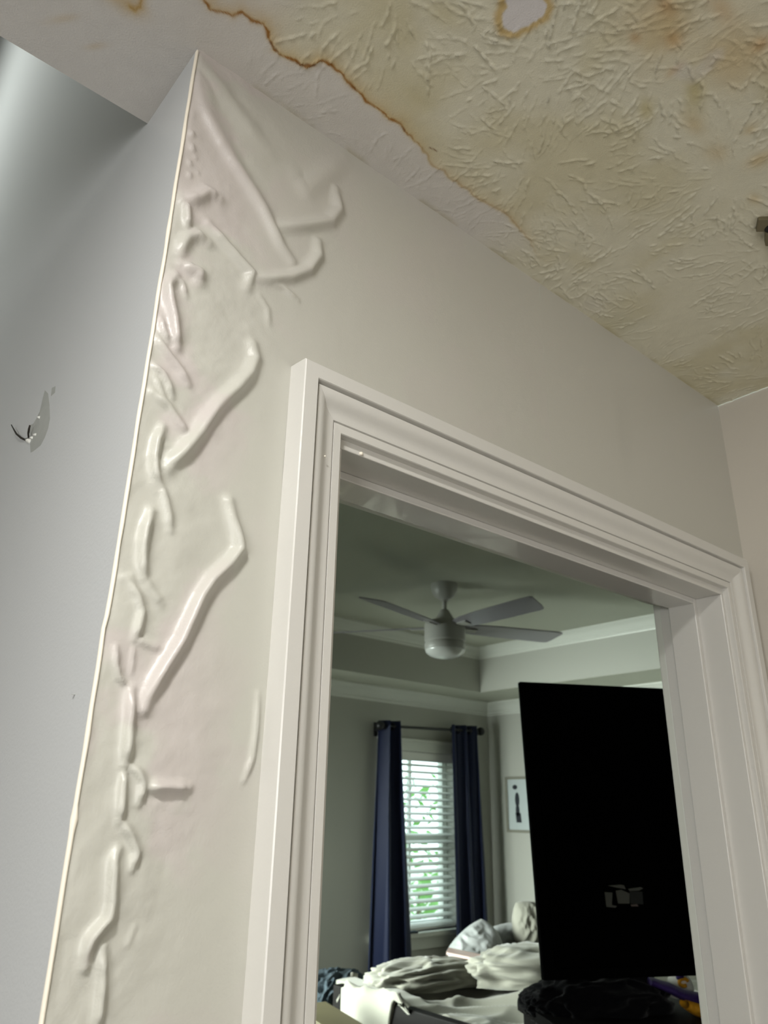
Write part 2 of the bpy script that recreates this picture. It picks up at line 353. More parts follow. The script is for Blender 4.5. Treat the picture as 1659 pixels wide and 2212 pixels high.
def blob(px, rx, ry, col, amt, C, seed, rot=0.0):
    c = trace('Z', CH, *px); n = 0.55+0.9*fbm(X, Y, 26, seed)
    dx = X-c[0]; dy = Y-c[1]; ca, sa = math.cos(rot), math.sin(rot); a = dx*ca+dy*sa; b = -dx*sa+dy*ca
    g = np.exp(-((a/rx)**2+(b/ry)**2)*n*n*1.4); return mixc(C, col, np.clip(g*amt*0.62, 0, 1))
orange = np.array(lin((190, 140, 70)))
C = blob((1440, 60), .050, .040, ochre, 0.85, C, 61)
C = blob((1590, 120), .055, .045, ochre, 0.8, C, 62)
C = blob((1500, 195), .034, .012, olive, 1.0, C, 63, 0.4)
C = blob((1395, 238), .020, .009, olive, 0.9, C, 64, 0.4)
C = blob((1455, 85), .014, .010, orange, 0.75, C, 65)
C = blob((1372, 82), .010, .007, orange, 0.7, C, 66)
C = blob((1440, 12), .018, .010, orange, 0.8, C, 67)
C = blob((1560, 20), .030, .012, orange, 0.55, C, 68)
C = blob((1645, 95), .012, .012, orange, 0.8, C, 69)
C = blob((1500, 270), .026, .014, ochre, 0.6, C, 70)
C = blob((1640, 345), .014, .018, ochre, 0.8, C, 71)
C = blob((1550, 330), .020, .014, ochre, 0.5, C, 72)
C = blob((1630, 430), .016, .008, ochre, 0.55, C, 73)
C = blob((860, 60), .030, .022, olive, 0.45, C, 75)
C = blob((960, 30), .030, .018, olive, 0.55, C, 76)
C = blob((900, 210), .020, .012, olive, 0.35, C, 77)
C = blob((250, -10), .030, .016, ochre, 0.9, C, 78)
C = blob((205, 100), .016, .005, ochre, 0.45, C, 79, -0.9)
C = blob((140, 40), .020, .005, ochre, 0.45, C, 80, -0.9)
C = blob((1350, 700), .05, .03, np.array(lin((188, 190, 168))), 0.4, C, 81)
C = blob((1280, 660), .03, .02, col_new, 0.5, C, 82)
C = blob((1460, 150), .006, .012, orange, 0.7, C, 83)
C = blob((1620, 280), .010, .010, ochre, 0.6, C, 84)
# pale spot where paint flaked off, ringed with ochre
wp = zpts([(1120, 2), (1135, 22), (1150, 20), (1112, 40)]); Dp, _, _, _ = seg_dist(wx, wy, wp)
C = mixc(C, ochre, 0.8*np.exp(-((Dp-0.017)/0.005)**2)); C = mixc(C, np.array(lin((222, 218, 220))), sm(0.0145, 0.0120, Dp)); H *= (1-0.85*sm(0.015, 0.012, Dp))
wp = zpts([(1470, 150), (1500, 165), (1545, 120)]); Dp, _, _, _ = seg_dist(wx, wy, wp)
C = mixc(C, col_new, 0.4*sm(0.014, 0.004, Dp))
# the brown water line: dark dry edge, paler wash on its outer side
line_amt = np.where(T < 0.03, 0.8, 1.0)*(1-0.45*sm(0.60, 0.72, T))*(1-sm(0.90, 1.0, T))
wig = 0.0008+0.0016*vnoise(X, Y, 120, 90)
C = mixc(C, ochre, 0.75*line_amt*np.where(out_side, np.exp(-(D/0.011)), np.exp(-(D/0.0025))))
C = mixc(C, brown, np.clip(line_amt*1.05*(0.45+0.9*vnoise(X, Y, 200, 91))*np.exp(-(D/wig)**2)*(1-0.45*sm(0.62, 0.75, T)), 0, 0.96))
dk = np.array(lin((112, 66, 20)))
for a, b, w_ in (((584, 92), (600, 112), .0016), ((640, 136), (678, 140), .0017), ((930, 318), (947, 325), .0012), ((868, 275), (876, 285), .0012), ((762, 190), (772, 198), .0010)):
    Ds, _, _, _ = seg_dist(wx, wy, zpts([a, b])); C = mixc(C, dk, 0.8*np.exp(-(Ds/w_)**2))
Ds, _, _, _ = seg_dist(wx, wy, zpts([(278, 12), (292, 20), (303, 14), (306, -6)])); C = mixc(C, brown, 0.75*np.exp(-(Ds/0.0018)**2)); C = mixc(C, ochre, 0.6*np.exp(-(Ds/0.006)**2))
# small speckles and dark olive blotches along the wall joint
Ds = np.abs(WY-Y); C = mixc(C, olive*0.7, np.where(X > CX, 0.35*np.exp(-(Ds/0.006)**2)*sm(0.45, 0.7, fbm(X, Y, 30, 95)), 0))
C *= (1+0.07*(fbm(X, Y, 70, 99)-0.5))[..., None]
V = np.stack([X, Y, CH-H], -1).reshape(-1, 3)
ny, nx = X.shape; idx = np.arange(nx*ny).reshape(ny, nx)
Q = np.stack([idx[:-1, :-1], idx[1:, :-1], idx[1:, 1:], idx[:-1, 1:]], -1).reshape(-1, 4)
Q = Q[~((X[:-1, :-1].ravel() > CX+0.004) & (Y[:-1, :-1].ravel() > WY+0.006))]
Cl = C.reshape(-1, 3); ev = []; Ql = []
for (x0, x1, y0, y1) in ((-2.9, RX, -2.2, 0.10), (-2.9, -0.10, 0.10, ys[-1])):
    b = len(V)+len(ev); ev += [(x0, y0, CH), (x0, y1, CH), (x1, y1, CH), (x1, y0, CH)]; Ql.append((b, b+1, b+2, b+3))
b = len(V)+len(ev); ye = ys[-1]          # the header face that rises above the ceiling's edge
ev += [(-2.9, ye, CH), (CX, ye, CH), (CX, ye, 8.2), (-2.9, ye, 8.2)]; Ql.append((b, b+1, b+2, b+3))
V = np.vstack([V, np.array(ev)]); Q = np.vstack([Q, np.array(Ql)]); Cl = np.vstack([Cl, np.tile(col_base, (len(ev), 1))])
struct(np_mesh('ceiling', V, Q, M['ceiling'], Cl))

# ------------------------------------------------------------------ other hall walls, floor, foyer shell
m = MB(); m.poly([(CX, 6.0, 0), (CX, WY, 0), (CX, WY, CH), (CX, 0.714, CH), (CX, 0.714, 8.2), (CX, 6.0, 8.2)])
wl = struct(m.build('wall_left', M['wall_side']))
m = MB(); m.poly([(RX, WY, 0), (RX, -2.2, 0), (RX, -2.2, CH), (RX, WY, CH)][::-1]); struct(m.build('wall_right', M['wall_plain']))
m = MB(); m.poly([(-2.9, -2.2, 0), (RX, -2.2, 0), (RX, -2.2, CH), (-2.9, -2.2, CH)]); struct(m.build('wall_back', M['wall_plain']))
m = MB(); m.poly([(-2.9, -2.2, 0), (-2.9, 6, 0), (-2.9, 6, 8.2), (-2.9, -2.2, 8.2)]); struct(m.build('wall_stair', M['wall_plain']))
m = MB(); m.poly([(-2.9, 6, 0), (CX, 6, 0), (CX, 6, 8.2), (-2.9, 6, 8.2)]); m.poly([(-2.9, 0.714, 8.2), (CX, 0.714, 8.2), (CX, 6, 8.2), (-2.9, 6, 8.2)]); struct(m.build('wall_foyer', M['wall_plain']))
m = MB(); m.box(-3.0, RX+0.05, -2.25, 6.1, -0.05, 0); struct(m.build('floor', M['wood_floor']))

# corner bead: the cream paint edge down the outside corner
m = MB(); n = 150; zs_ = [CH-0.004-(CH-0.95-0.004)*i/n for i in range(n+1)]; b = 0; rnd = random.Random(4)
prev = None
for i, z in enumerate(zs_):
    wd_ = 0.0011+0.0007*noise.noise((0, 0, z*40)); off = 0.0006*noise.noise((3, 0, z*22))
    if z < 1.80: off -= 0.0010
    if abs(z-1.655) < 0.006: wd_ += 0.0016
    ring = [(CX-0.0008-wd_*0.4+off, WY+0.003, z), (CX-0.0012+off, WY-0.0012, z), (CX+wd_*0.6+off, WY-0.0016, z), (CX+wd_+0.0004+off, WY+0.0004, z)]
    b0 = len(m.v); m.v += ring
    if i:
        for q in range(3): m.face((b0-4+q, b0-4+q+1, b0+q+1, b0+q))
bead = struct(m.build('trim_1', M['bead'], smooth=True))

# scuff patch on the side wall, where a fitting was torn off
def decal(name, px, material, parent, lift=0.0005):
    P = [trace('X', CX, *p) for p in px]; m = MB(); c = sum(P)/len(P)
    b = len(m.v); m.v += [(CX-lift*2.2, c[1], c[2])]+[(CX-lift*0.1, p[1], p[2]) for p in P]; n = len(P)
    mid = [(c*0.45+p*0.55) for p in P]; m.v += [(CX-lift*2, p[1], p[2]) for p in mid]
    for k in range(n):
        k2 = (k+1) % n; m.face((b, b+1+n+k2, b+1+n+k)); m.face((b+1+n+k, b+1+n+k2, b+1+k2, b+1+k))
    return m.build(name, material, parent, smooth=True)
decal('scuff', [(97,843),(104,850),(107,875),(108,905),(104,925),(97,945),(88,962),(72,975),(66,978),(65,960),(70,945),(62,932),(62,920),(72,915),(78,905),(88,885),(92,862)], M['scuff'], wl)
decal('scuff', [(112,838),(120,834),(119,848),(110,856)], M['scuff'], wl, 0.0003)
for q in ([(84,899),(89,899),(88,906),(83,905)], [(74,938),(81,936),(80,942),(74,943)], [(56,950),(63,946),(68,950),(64,958),(58,956)], [(68,944),(73,943),(72,949),(68,949)]): decal('plaster_chip', q, M['scuff_chip'], wl, 0.0012)
hook = thing('wall_hook', tuple(trace('X', CX, 60, 950)), 'bent dark wire hook sticking out of the scuffed cool grey side wall', 'hook')
def wirepts(px, offs):
    return [tuple(np.array(trace('X', CX, *p))+np.array([-o, 0, 0])) for p, o in zip(px, offs)]
m = MB(); m.tube(wirepts([(35,921),(40,931),(44,940),(50,947),(57,951)], [.0065, .006, .005, .003, .0005]), [.0007, .0010, .0013, .0014, .0012], 8); m.build('prong', M['rust'], hook, smooth=True)
m = MB(); m.tube(wirepts([(76,922),(73,930),(69,938),(65,946),(63,949)], [.0065, .006, .0045, .002, .0004]), [.0010, .0013, .0013, .0011, .0009], 8); m.build('prong', M['rust'], hook, smooth=True)
m = MB(); m.tube(wirepts([(55,951),(60,949),(66,947)], [.0008, .0018, .0008]), [.0010, .0012, .0010], 8); m.build('screw', M['steel'], hook, smooth=True)
decal('nail_pop', [(160,1499),(163,1499),(163,1501),(160,1501)], M['scuff'], wl, 0.0012)

# ------------------------------------------------------------------ doorway
door = bpy.data.objects.new('door_1', None); scene.collection.objects.link(door); door['kind'] = 'structure'; door.location = (0.844, WY, 0)
PROF = [(0, 0), (0, .0095), (.0008, .0105), (.0100, .0110), (.0106, .0085), (.0114, .0085), (.0120, .0115), (.0150, .0120), (.0185, .0122), (.0220, .0132), (.0255, .0155), (.0290, .0185), (.0320, .0205), (.0360, .0217), (.0400, .0220), (.0412, .0180), (.0425, .0180), (.0432, .0250), (.0440, .0260), (.0595, .0262), (.0606, .0250), (.0618, .0)]
def casing_leg(side):
    m = MB(); n = len(PROF)
    for z0 in (0.0, None):
        for (u, t) in PROF:
            x = OX0-u if side < 0 else OX1+u; z = 0.0 if z0 == 0.0 else OZ+u
            m.v.append((x, WY-t, z))
    for i in range(n-1):
        q = (i, i+1, n+i+1, n+i); m.face(q if side < 0 else q[::-1])
    return m.build('casing_leg', M['trim'], door, smooth=28)
casing_leg(-1); casing_leg(1)
m = MB(); n = len(PROF)
for s_ in (-1, 1):
    for (u, t) in PROF: m.v.append(((OX0-u) if s_ < 0 else (OX1+u), WY-t, OZ+u))
for i in range(n-1): m.face((i, i+1, n+i+1, n+i))
m.build('casing_head', M['trim'], door, smooth=28)
# jamb boards
m = MB(); m.box(JX0-0.012, JX0, WY-0.0005, WB, 0, JZ); m.build('jamb', M['trim'], door, bevel=0.0012)
m = MB(); m.box(JX1, JX1+0.012, WY-0.0005, WB, 0, JZ); m.build('jamb', M['trim'], door, bevel=0.0012)
m = MB(); m.box(JX0-0.012, JX1+0.012, WY-0.0005, WB, JZ, JZ+0.012); m.build('head_jamb', M['trim'], door, bevel=0.0012)
m = MB(); m.box(JX0, JX0+0.010, 0.628, 0.678, 0, JZ); m.build('door_stop', M['trim'], door, bevel=0.0015)
m = MB(); m.box(JX1-0.010, JX1, 0.628, 0.678, 0, JZ); m.build('door_stop', M['trim'], door, bevel=0.0015)
m = MB(); m.box(JX0+.0095, JX1-.0095, 0.6278, 0.6782, JZ-0.010, JZ); m.build('head_stop', M['gloss'], door, bevel=0.0015)
# bedroom-side casing
for (x0, x1, z0, z1) in ((JX0-0.07, JX0-0.004, 0, JZ+0.07), (JX1+0.004, JX1+0.07, 0, JZ+0.07), (JX0-0.004, JX1+0.004, JZ+0.004, JZ+0.07)):
    m = MB(); m.box(x0, x1, WB, WB+0.016, z0, z1); m.build('back_casing', M['bed_trim'], door, bevel=0.003)
m = MB(); rr = random.Random(7)
for px in ((802, 968),):
    p = trace('Z', JZ+0.003, *px); m.lathe([(0.0001, -.0032), (0.0018, -.0026), (0.0024, -.0008), (0.0016, .0008)], (p[0], WY-0.0012, JZ+0.0035), 10)
for (x, z) in ((OX0-0.026, 1.996), (OX0-0.036, 1.63)):
    m.lathe([(0.0001, -.0010), (0.0010, -.0004), (0.0010, .0004), (0.0001, .0010)], (x, WY-0.0195, z), 8)
m.build('paint_drip', M['bead'], door, smooth=True)

# ------------------------------------------------------------------ ceiling bracket at the right edge
br = thing('ceiling_bracket', (0.955, 0.295, CH), 'small bronze metal bracket with a dark socket screwed to the stained ceiling', 'bracket')
def cpt(x, y): return trace('Z', CH, x, y)
def cprism(name, px, z0, z1, material):
    m = MB(); P = [cpt(*p) for p in px]; n = len(P)
    m.v += [(p[0], p[1], z1) for p in P]+[(p[0], p[1], z0) for p in P]
    m.face(range(n, 2*n)); m.face(list(range(n))[::-1])
    for k in range(n): m.face((k, (k+1) % n, n+(k+1) % n, n+k))
    return m.build(name, material, br, bevel=0.0006)
cprism('plate', [(1637,468),(1700,466),(1700,494),(1632,494)], CH-0.006, CH+0.002, M['bracket'])
cprism('tab', [(1652,494),(1700,494),(1700,524),(1651,520)], CH-0.010, CH+0.002, M['bracket'])
m = MB(); c = cpt(1664, 486); m.lathe([(.0001, -.0075), (.0075, -.0072), (.0085, -.0062), (.0085, -.003), (.0001, -.003)], (c[0], c[1], CH), 20); m.build('socket', M['hole'], br, smooth=40)

# ------------------------------------------------------------------ bedroom shell
WX0, WX1, WZ0, WZ1 = 3.40, 4.09, 0.945, 2.045
W2X0, W2X1 = 0.42, 1.54  # assumed second window opening, out of view, added for bedroom light
def wall_with_holes(m, y, x0, x1, z0, z1, holes, flip=False):
    xsn = sorted({x0, x1, *[h[0] for h in holes], *[h[1] for h in holes]})
    for a, b in zip(xsn[:-1], xsn[1:]):
        h = [q for q in holes if q[0] <= a and q[1] >= b]
        spans = [(z0, z1)] if not h else [(z0, h[0][2]), (h[0][3], z1)]
        for c, d in spans:
            p = [(a, y, c), (b, y, c), (b, y, d), (a, y, d)]; m.poly(p[::-1] if flip else p)
m = MB(); wall_with_holes(m, BY, 0.33, BX, 0, CH, [(WX0, WX1, WZ0, WZ1), (W2X0, W2X1, WZ0, WZ1)])
wall_with_holes(m, BY+0.16, 0.30, BX+0.16, -0.05, 3.0, [(WX0, WX1, WZ0, WZ1), (W2X0, W2X1, WZ0, WZ1)])
for a, b in ((WX0, WX1), (W2X0, W2X1)):
    for q in (((a, BY, WZ0), (a, BY+.16, WZ0), (a, BY+.16, WZ1), (a, BY, WZ1)), ((b, BY, WZ0), (b, BY+.16, WZ0), (b, BY+.16, WZ1), (b, BY, WZ1)),
              ((a, BY, WZ1), (b, BY, WZ1), (b, BY+.16, WZ1), (a, BY+.16, WZ1)), ((a, BY, WZ0), (b, BY, WZ0), (b, BY+.16, WZ0), (a, BY+.16, WZ0))): m.poly(q)
struct(m.build('wall_window', M['bed_wall']))
m = MB(); m.poly([(BX, BY, 0), (BX, WB, 0), (BX, WB, CH), (BX, BY, CH)]); m.poly([(BX+.16, BY+.16, 0), (BX+.16, -2.3, 0), (BX+.16, -2.3, 3.2), (BX+.16, BY+.16, 3.2)]); struct(m.build('wall_headboard', M['bed_wall']))
m = MB(); m.poly([(0.33, BY, 0), (0.33, WB, 0), (0.33, WB, CH), (0.33, BY, CH)][::-1]); struct(m.build('wall_closet', M['bed_wall']))
m = MB(); wall_with_holes(m, WB, 0.33, BX, 0, CH, [(JX0-.004, JX1+.004, -0.0001, JZ+.004)], True); struct(m.build('wall_door', M['bed_wall']))
m = MB()   # tray ceiling: soffit ring, risers, raised field
ring = [(0.33, WB), (BX, WB), (BX, BY), (0.33, BY)]; tray = [(TX0, TY0), (TX1, TY0), (TX1, TY1), (TX0, TY1)]
for k in range(4):
    k2 = (k+1) % 4
    m.poly([(*ring[k], CH), (*ring[k2], CH), (*tray[k2], CH), (*tray[k], CH)])
    m.poly([(*tray[k], CH), (*tray[k2], CH), (*tray[k2], TR), (*tray[k], TR)], 1)
m.poly([(*p, TR) for p in tray]); m.poly([(0.3, WB-0.1, TR+0.3), (BX+.2, WB-0.1, TR+0.3), (BX+.2, BY+.2, TR+0.3), (0.3, BY+.2, TR+0.3)])
struct(m.build('ceiling_tray', [M['bed_ceiling'], M['bed_wall']]))
m = MB(); m.box(0.33, BX, WB, BY, 0.0, 0.012); struct(m.build('floor_carpet', M['carpet']))
# crown mouldings, mitred rings
def crown(name, rect, ztop, inward, prof, material):
    (x0, x1, y0, y1) = rect; m = MB(); n = len(prof)
    for (d, dz) in prof:
        m.v += [(x0+d, y0+d, ztop-dz), (x1-d, y0+d, ztop-dz), (x1-d, y1-d, ztop-dz), (x0+d, y1-d, ztop-dz)]
    for i in range(n-1):
        for k in range(4): m.face((i*4+k, i*4+(k+1) % 4, (i+1)*4+(k+1) % 4, (i+1)*4+k))
    return struct(m.build(name, material, smooth=25))
CP = [(.082, 0.0005), (.082, .008), (.074, .012), (.066, .018), (.052, .026), (.038, .040), (.028, .056), (.020, .066), (.014, .070), (.014, .078), (.004, .082), (.0005, .092)]
crown('trim_2', (0.33, BX, WB, BY), CH, 1, CP, M['bed_trim'])
crown('trim_3', (TX0, TX1, TY0, TY1), TR, 1, [(a*0.8, b*0.8) for a, b in CP], M['bed_trim'])

# ------------------------------------------------------------------ windows
def window(idx, a, b, y=BY):
    w = bpy.data.objects.new('window_%d' % idx, None); scene.collection.objects.link(w); w.location = ((a+b)/2, y, WZ0); w['kind'] = 'structure'
    m = MB(); t = 0.045
    m.box(a, a+t, y+.09, y+.14, WZ0, WZ1); m.box(b-t, b, y+.09, y+.14, WZ0, WZ1); m.box(a+t, b-t, y+.09, y+.14, WZ1-t, WZ1); m.box(a+t, b-t, y+.09, y+.14, WZ0, WZ0+t)
    m.build('frame', M['sash'], w, bevel=0.003)
    zm = (WZ0+WZ1)/2-0.015
    m = MB(); m.box(a+t, b-t, y+.08, y+.13, zm-.022, zm+.022); m.build('meeting_rail', M['sash'], w, bevel=0.003)
    xm = (a+b)/2
    m = MB(); m.box(xm-.008, xm+.008, y+.10, y+.125, WZ0+t, WZ1-t); m.build('muntin', M['sash'], w)
    m = MB(); m.box(a+t, b-t, y+.112, y+.116, WZ0+t, WZ1-t); m.build('pane', M['glass'], w)
    # interior casing and stool
    m = MB(); m.box(a-.045, a, y-.016, y+.001, WZ0-.02, WZ1+.065); m.build('window_casing', M['bed_trim'], w, bevel=0.003)
    m = MB(); m.box(b, b+.045, y-.016, y+.001, WZ0-.02, WZ1+.065); m.build('window_casing', M['bed_trim'], w, bevel=0.003)
    m = MB(); m.box(a, b, y-.016, y+.001, WZ1, WZ1+.065); m.box(a-.05, b+.05, y-.024, y+.001, WZ1+.065, WZ1+.082); m.build('head_casing', M['bed_trim'], w, bevel=0.003)
    m = MB(); m.box(a-.08, b+.08, y-.055, y+.09, WZ0-.028, WZ0); m.build('sill', M['bed_trim'], w, bevel=0.004)
    m = MB(); m.box(a-.06, b+.06, y-.016, y+.001, WZ0-.10, WZ0-.029); m.build('apron', M['bed_trim'], w, bevel=0.003)
    return w
window(1, WX0, WX1); window(2, W2X0, W2X1)  # the second window is assumed, out of view
def blind(a, b, label, y=BY):
    w = thing('window_blind', ((a+b)/2, y+.03, WZ1), label, 'blind', None)
    m = MB(); m.box(a+.004, b-.004, y+.004, y+.012, WZ1-.062, WZ1-.002); m.box(a+.006, b-.006, y+.012, y+.058, WZ1-.045, WZ1-.002); m.build('headrail', M['slat'], w, bevel=0.002)
    m = MB(); z = WZ1-.085; T0 = math.radians(20); k = 0
    while z > WZ0+.035:
        c = math.cos(T0)*.024; s_ = math.sin(T0)*.024; yc = y+.034
        bb = len(m.v)
        for x in (a+.008, b-.008):
            for q, (u, dz) in enumerate(((-1, 0), (-.4, .0022), (.4, .0022), (1, 0))): m.v.append((x, yc+u*c, z+u*s_+dz))
            for q, (u, dz) in enumerate(((-1, -.003), (-.4, -.0008), (.4, -.0008), (1, -.003))): m.v.append((x, yc+u*c, z+u*s_+dz))
        for q in range(3): m.face((bb+q, bb+q+1, bb+8+q+1, bb+8+q)); m.face((bb+4+q, bb+12+q, bb+12+q+1, bb+4+q+1))
        m.face((bb, bb+8, bb+12, bb+4)); m.face((bb+3, bb+7, bb+15, bb+11)); z -= 0.0445; k += 1
    m.build('slats', M['slat'], w, smooth=30)
    m = MB(); m.box(a+.008, b-.008, y+.012, y+.056, WZ0+.004, WZ0+.020); m.build('bottom_rail', M['slat'], w, bevel=0.002)
    for fx in (0.2, 0.8):
        m = MB(); xx = a+(b-a)*fx; m.tube([(xx, y+.010, WZ1-.05), (xx, y+.010, WZ0+.015)], .0012, 6); m.build('ladder_cord', M['slat'], w)
    return w
blind(WX0, WX1, 'white horizontal slat blind, half open, in the bright window between navy curtains')

# curtain rod and curtains
RY, RZ0, RZ1 = 3.895, 2.180, 2.215
rod = thing('curtain_rod', (3.78, RY, 2.2), 'thin black curtain rod with round finials above the bright window', 'curtain rod')
def rz(x): return RZ0+(RZ1-RZ0)*(x-3.31)/(4.24-3.31)
m = MB(); m.tube([(3.30, RY, rz(3.30)), (4.24, RY, rz(4.24))], .009, 12); m.build('rod', M['black'], rod, smooth=40)
for x in (3.285, 4.255):
    m = MB(); R_ = .030
    m.lathe([(R_*math.sin(t)+.0002, -R_*math.cos(t)) for t in np.linspace(0.02, math.pi-0.02, 14)], (x, RY, rz(x)), 18); m.build('finial', M['black'], rod, smooth=True)
for x in (3.33, 4.22):
    m = MB(); m.box(x-.008, x+.008, RY, BY, rz(x)-.03, rz(x)-.012); m.box(x-.012, x+.012, BY-.008, BY, rz(x)-.06, rz(x)+.03); m.tube([(x, RY, rz(x)-.022), (x, RY, rz(x)-.008)], .011, 10); m.build('rod_bracket', M['black'], rod)
def curtain(label, top, bot, seed, folds):
    o = thing('curtain', ((top[0]+top[1])/2, RY, 0.1), label, 'curtain', 'navy curtains at the bright window')
    m = MB(); nx_, nz_ = 90, 60; zt = 2.235; zb = 0.04; ptsT = []
    for j in range(nz_+1):
        v = j/nz_; z = zt-(zt-zb)*v
        vv = min(1.0, v/0.62)
        x0 = top[0]+(bot[0]-top[0])*vv; x1 = top[1]+(bot[1]-top[1])*vv
        for i in range(nx_+1):
            u = i/nx_; ph = u*folds*2*math.pi+seed+0.5*math.sin(v*2.2+seed)
            amp = 0.032*(1+0.25*math.sin(v*3+seed))
            x = x0+(x1-x0)*u+0.010*math.sin(ph*2+v*2); y = RY+amp*math.sin(ph)+0.006*math.sin(ph*2.7+v*5)
            m.v.append((x, y, z+(rz(x)-2.2)))
    for j in range(nz_):
        for i in range(nx_):
            a = j*(nx_+1)+i; m.face((a, a+1, a+nx_+2, a+nx_+1))
    c = m.build('panel', M['navy'], o, smooth=True); s_ = c.modifiers.new('s', 'SOLIDIFY'); s_.thickness = 0.002
    for i in range(int(folds*2)):
        x = top[0]+(top[1]-top[0])*(i+0.5)/(folds*2); g = MB(); R0 = .020
        g.tube([(x, RY+R0*math.cos(t), rz(x)+R0*math.sin(t)) for t in np.linspace(0, 2*math.pi, 20)], .0035, 8, caps=False); g.build('grommet', M['black'], o, smooth=True)
    return o
curtain('navy curtain left of the bright window, in shadow and flaring out towards its hem', (3.285, 3.46), (3.26, 3.58), 0.4, 2)
curtain('navy curtain right of the bright window, its inner fold catching blue daylight', (3.93, 4.22), (3.95, 4.27), 4.0, 2.5)

# framed picture on the right bedroom wall
pic = thing('framed_picture', (BX, 3.68, 1.70), 'small framed picture with a dark figure, beside the navy curtain, half behind the television', 'picture')
py0, py1, pz0, pz1 = 3.30, 3.83, 1.535, 1.905
m = MB()
for q in ((py0, py1, pz1-.018, pz1), (py0, py1, pz0, pz0+.018), (py0, py0+.018, pz0+.018, pz1-.018), (py1-.018, py1, pz0+.018, pz1-.018)): m.box(BX-.024, BX-.001, q[0], q[1], q[2], q[3])
m.build('frame', M['frame'], pic, bevel=0.002)
m = MB(); m.box(BX-.014, BX-.004, py0+.018, py1-.018, pz0+.018, pz1-.018); m.build('mount', M['picture_mat'], pic)
m = MB(); X0 = BX-.0146
def blobp(cy, cz, ry, rz_, n=20): m.poly([(X0, cy+ry*math.cos(2*math.pi*k/n), cz+rz_*math.sin(2*math.pi*k/n)) for k in range(n)])
blobp(3.745, 1.835, .022, .016); blobp(3.728, 1.750, .020, .050); blobp(3.728, 1.680, .018, .04); m.poly([(X0, 3.750, 1.665), (X0, 3.742, 1.60), (X0, 3.695, 1.60), (X0, 3.703, 1.665)])
m.build('printed_figure', M['ink'], pic)
m = MB(); m.poly([(BX-.017, py0+.015, pz0+.015), (BX-.017, py1-.015, pz0+.015), (BX-.017, py1-.015, pz1-.015), (BX-.017, py0+.015, pz1-.015)]); gp = m.build('picture_glass', M['glass'], pic)

# ------------------------------------------------------------------ ceiling fan
FC = (2.62, 2.62)
fan = thing('ceiling_fan', (FC[0], FC[1], TR), 'white five-blade ceiling fan with a drum light hanging from the bedroom tray ceiling', 'ceiling fan')
m = MB(); m.lathe([(.068, 0), (.068, -.012), (.064, -.035), (.050, -.062), (.030, -.078), (.018, -.082)], (*FC, TR), 36); m.build('canopy', M['fan'], fan, smooth=35)
m = MB(); m.lathe([(.0185, 0), (.0185, -.006)], (*FC, TR-.080), 20); m.lathe([(.012, 0), (.012, -.08)], (*FC, TR-.08), 16); m.build('downrod', M['fan'], fan, smooth=35)
m = MB(); m.lathe([(.018, .060), (.024, .055), (.034, .036), (.046, .015), (.052, 0), (.095, -.004), (.101, -.012), (.102, -.018), (.102, -.100), (.098, -.105)], (*FC, 2.547), 44); m.build('motor_housing', M['fan'], fan, smooth=30)
m = MB(); m.lathe([(.096, 0), (.096, -.006), (.102, -.008), (.102, -.030), (.100, -.034)], (*FC, 2.442), 44); m.build('light_ring', M['fan'], fan, smooth=30)
m = MB(); m.lathe([(.099, 0), (.098, -.008), (.090, -.022), (.072, -.035), (.045, -.043), (.018, -.047), (.001, -.048)], (*FC, 2.409), 44); m.build('light_bowl', M['frosted'], fan, smooth=True)
for k, deg in enumerate((-166, -94, -22, 50, 122)):
    an = math.radians(deg); Rm = Matrix.Translation((FC[0], FC[1], 2.520)) @ Matrix.Rotation(an, 4, 'Z') @ Matrix.Rotation(math.radians(-13), 4, 'X')
    m = MB(); t = .003
    out_ = [(.10, -.040), (.16, -.055), (.30, -.064), (.56, -.068), (.628, -.066), (.640, -.055), (.618, .030), (.606, .056), (.59, .062), (.30, .058), (.16, .050), (.10, .036)]
    n = len(out_); m.v += [tuple(Rm @ Vector((x, y, t))) for x, y in out_]+[tuple(Rm @ Vector((x, y, -t))) for x, y in out_]
    m.face(range(n)); m.face(list(range(n, 2*n))[::-1])
    for q in range(n): m.face((q, n+q, n+(q+1) % n, (q+1) % n))
    bl = m.build('blade', M['fan_blade'], fan, bevel=0.0012)
    m = MB(); m.box(.06, .17, -.018, .018, -.010, -.003, T=Rm); m.build('blade_iron', M['fan'], bl, bevel=0.001)

# ------------------------------------------------------------------ television on its dresser
tl = CAM+ray(1123, 1472)*2.6; bl_ = CAM+ray(1175, 2118)*2.6
hvec = Vector((0.87804591, -0.47852431, 0.00706169)); vvec = Vector((-0.02710004, -0.06444709, -0.99755309)); nvec = hvec.cross(vvec).normalized()
if nvec.dot(Vector(tl)-Vector(CAM)) > 0: nvec = -nvec                     # points to the doorway
TT = Matrix(((hvec.x, nvec.x, -vvec.x, tl[0]), (hvec.y, nvec.y, -vvec.y, tl[1]), (hvec.z, nvec.z, -vvec.z, tl[2]), (0, 0, 0, 1)))
TVW, TVH = 1.50, 0.886
tv = thing('television', (float(tl[0])+0.6, float(tl[1])-0.35, 1.03), 'large flat black television seen from behind, turned away from the doorway', 'television')
m = MB(); m.box(0, TVW, -.022, 0, -TVH, 0, T=TT); m.build('panel', M['tv_edge'], tv, bevel=0.003)
m = MB(); m.box(.035, TVW-.03, 0, .016, -TVH+.03, -.02, T=TT); m.build('rear_cover', M['tv'], tv, bevel=0.006)
m = MB(); m.box(.02, TVW-.02, -.024, -.0225, -TVH+.02, -.02, T=TT); m.build('screen', mat('dark_screen_glass', (6, 7, 8), 0.1), tv)
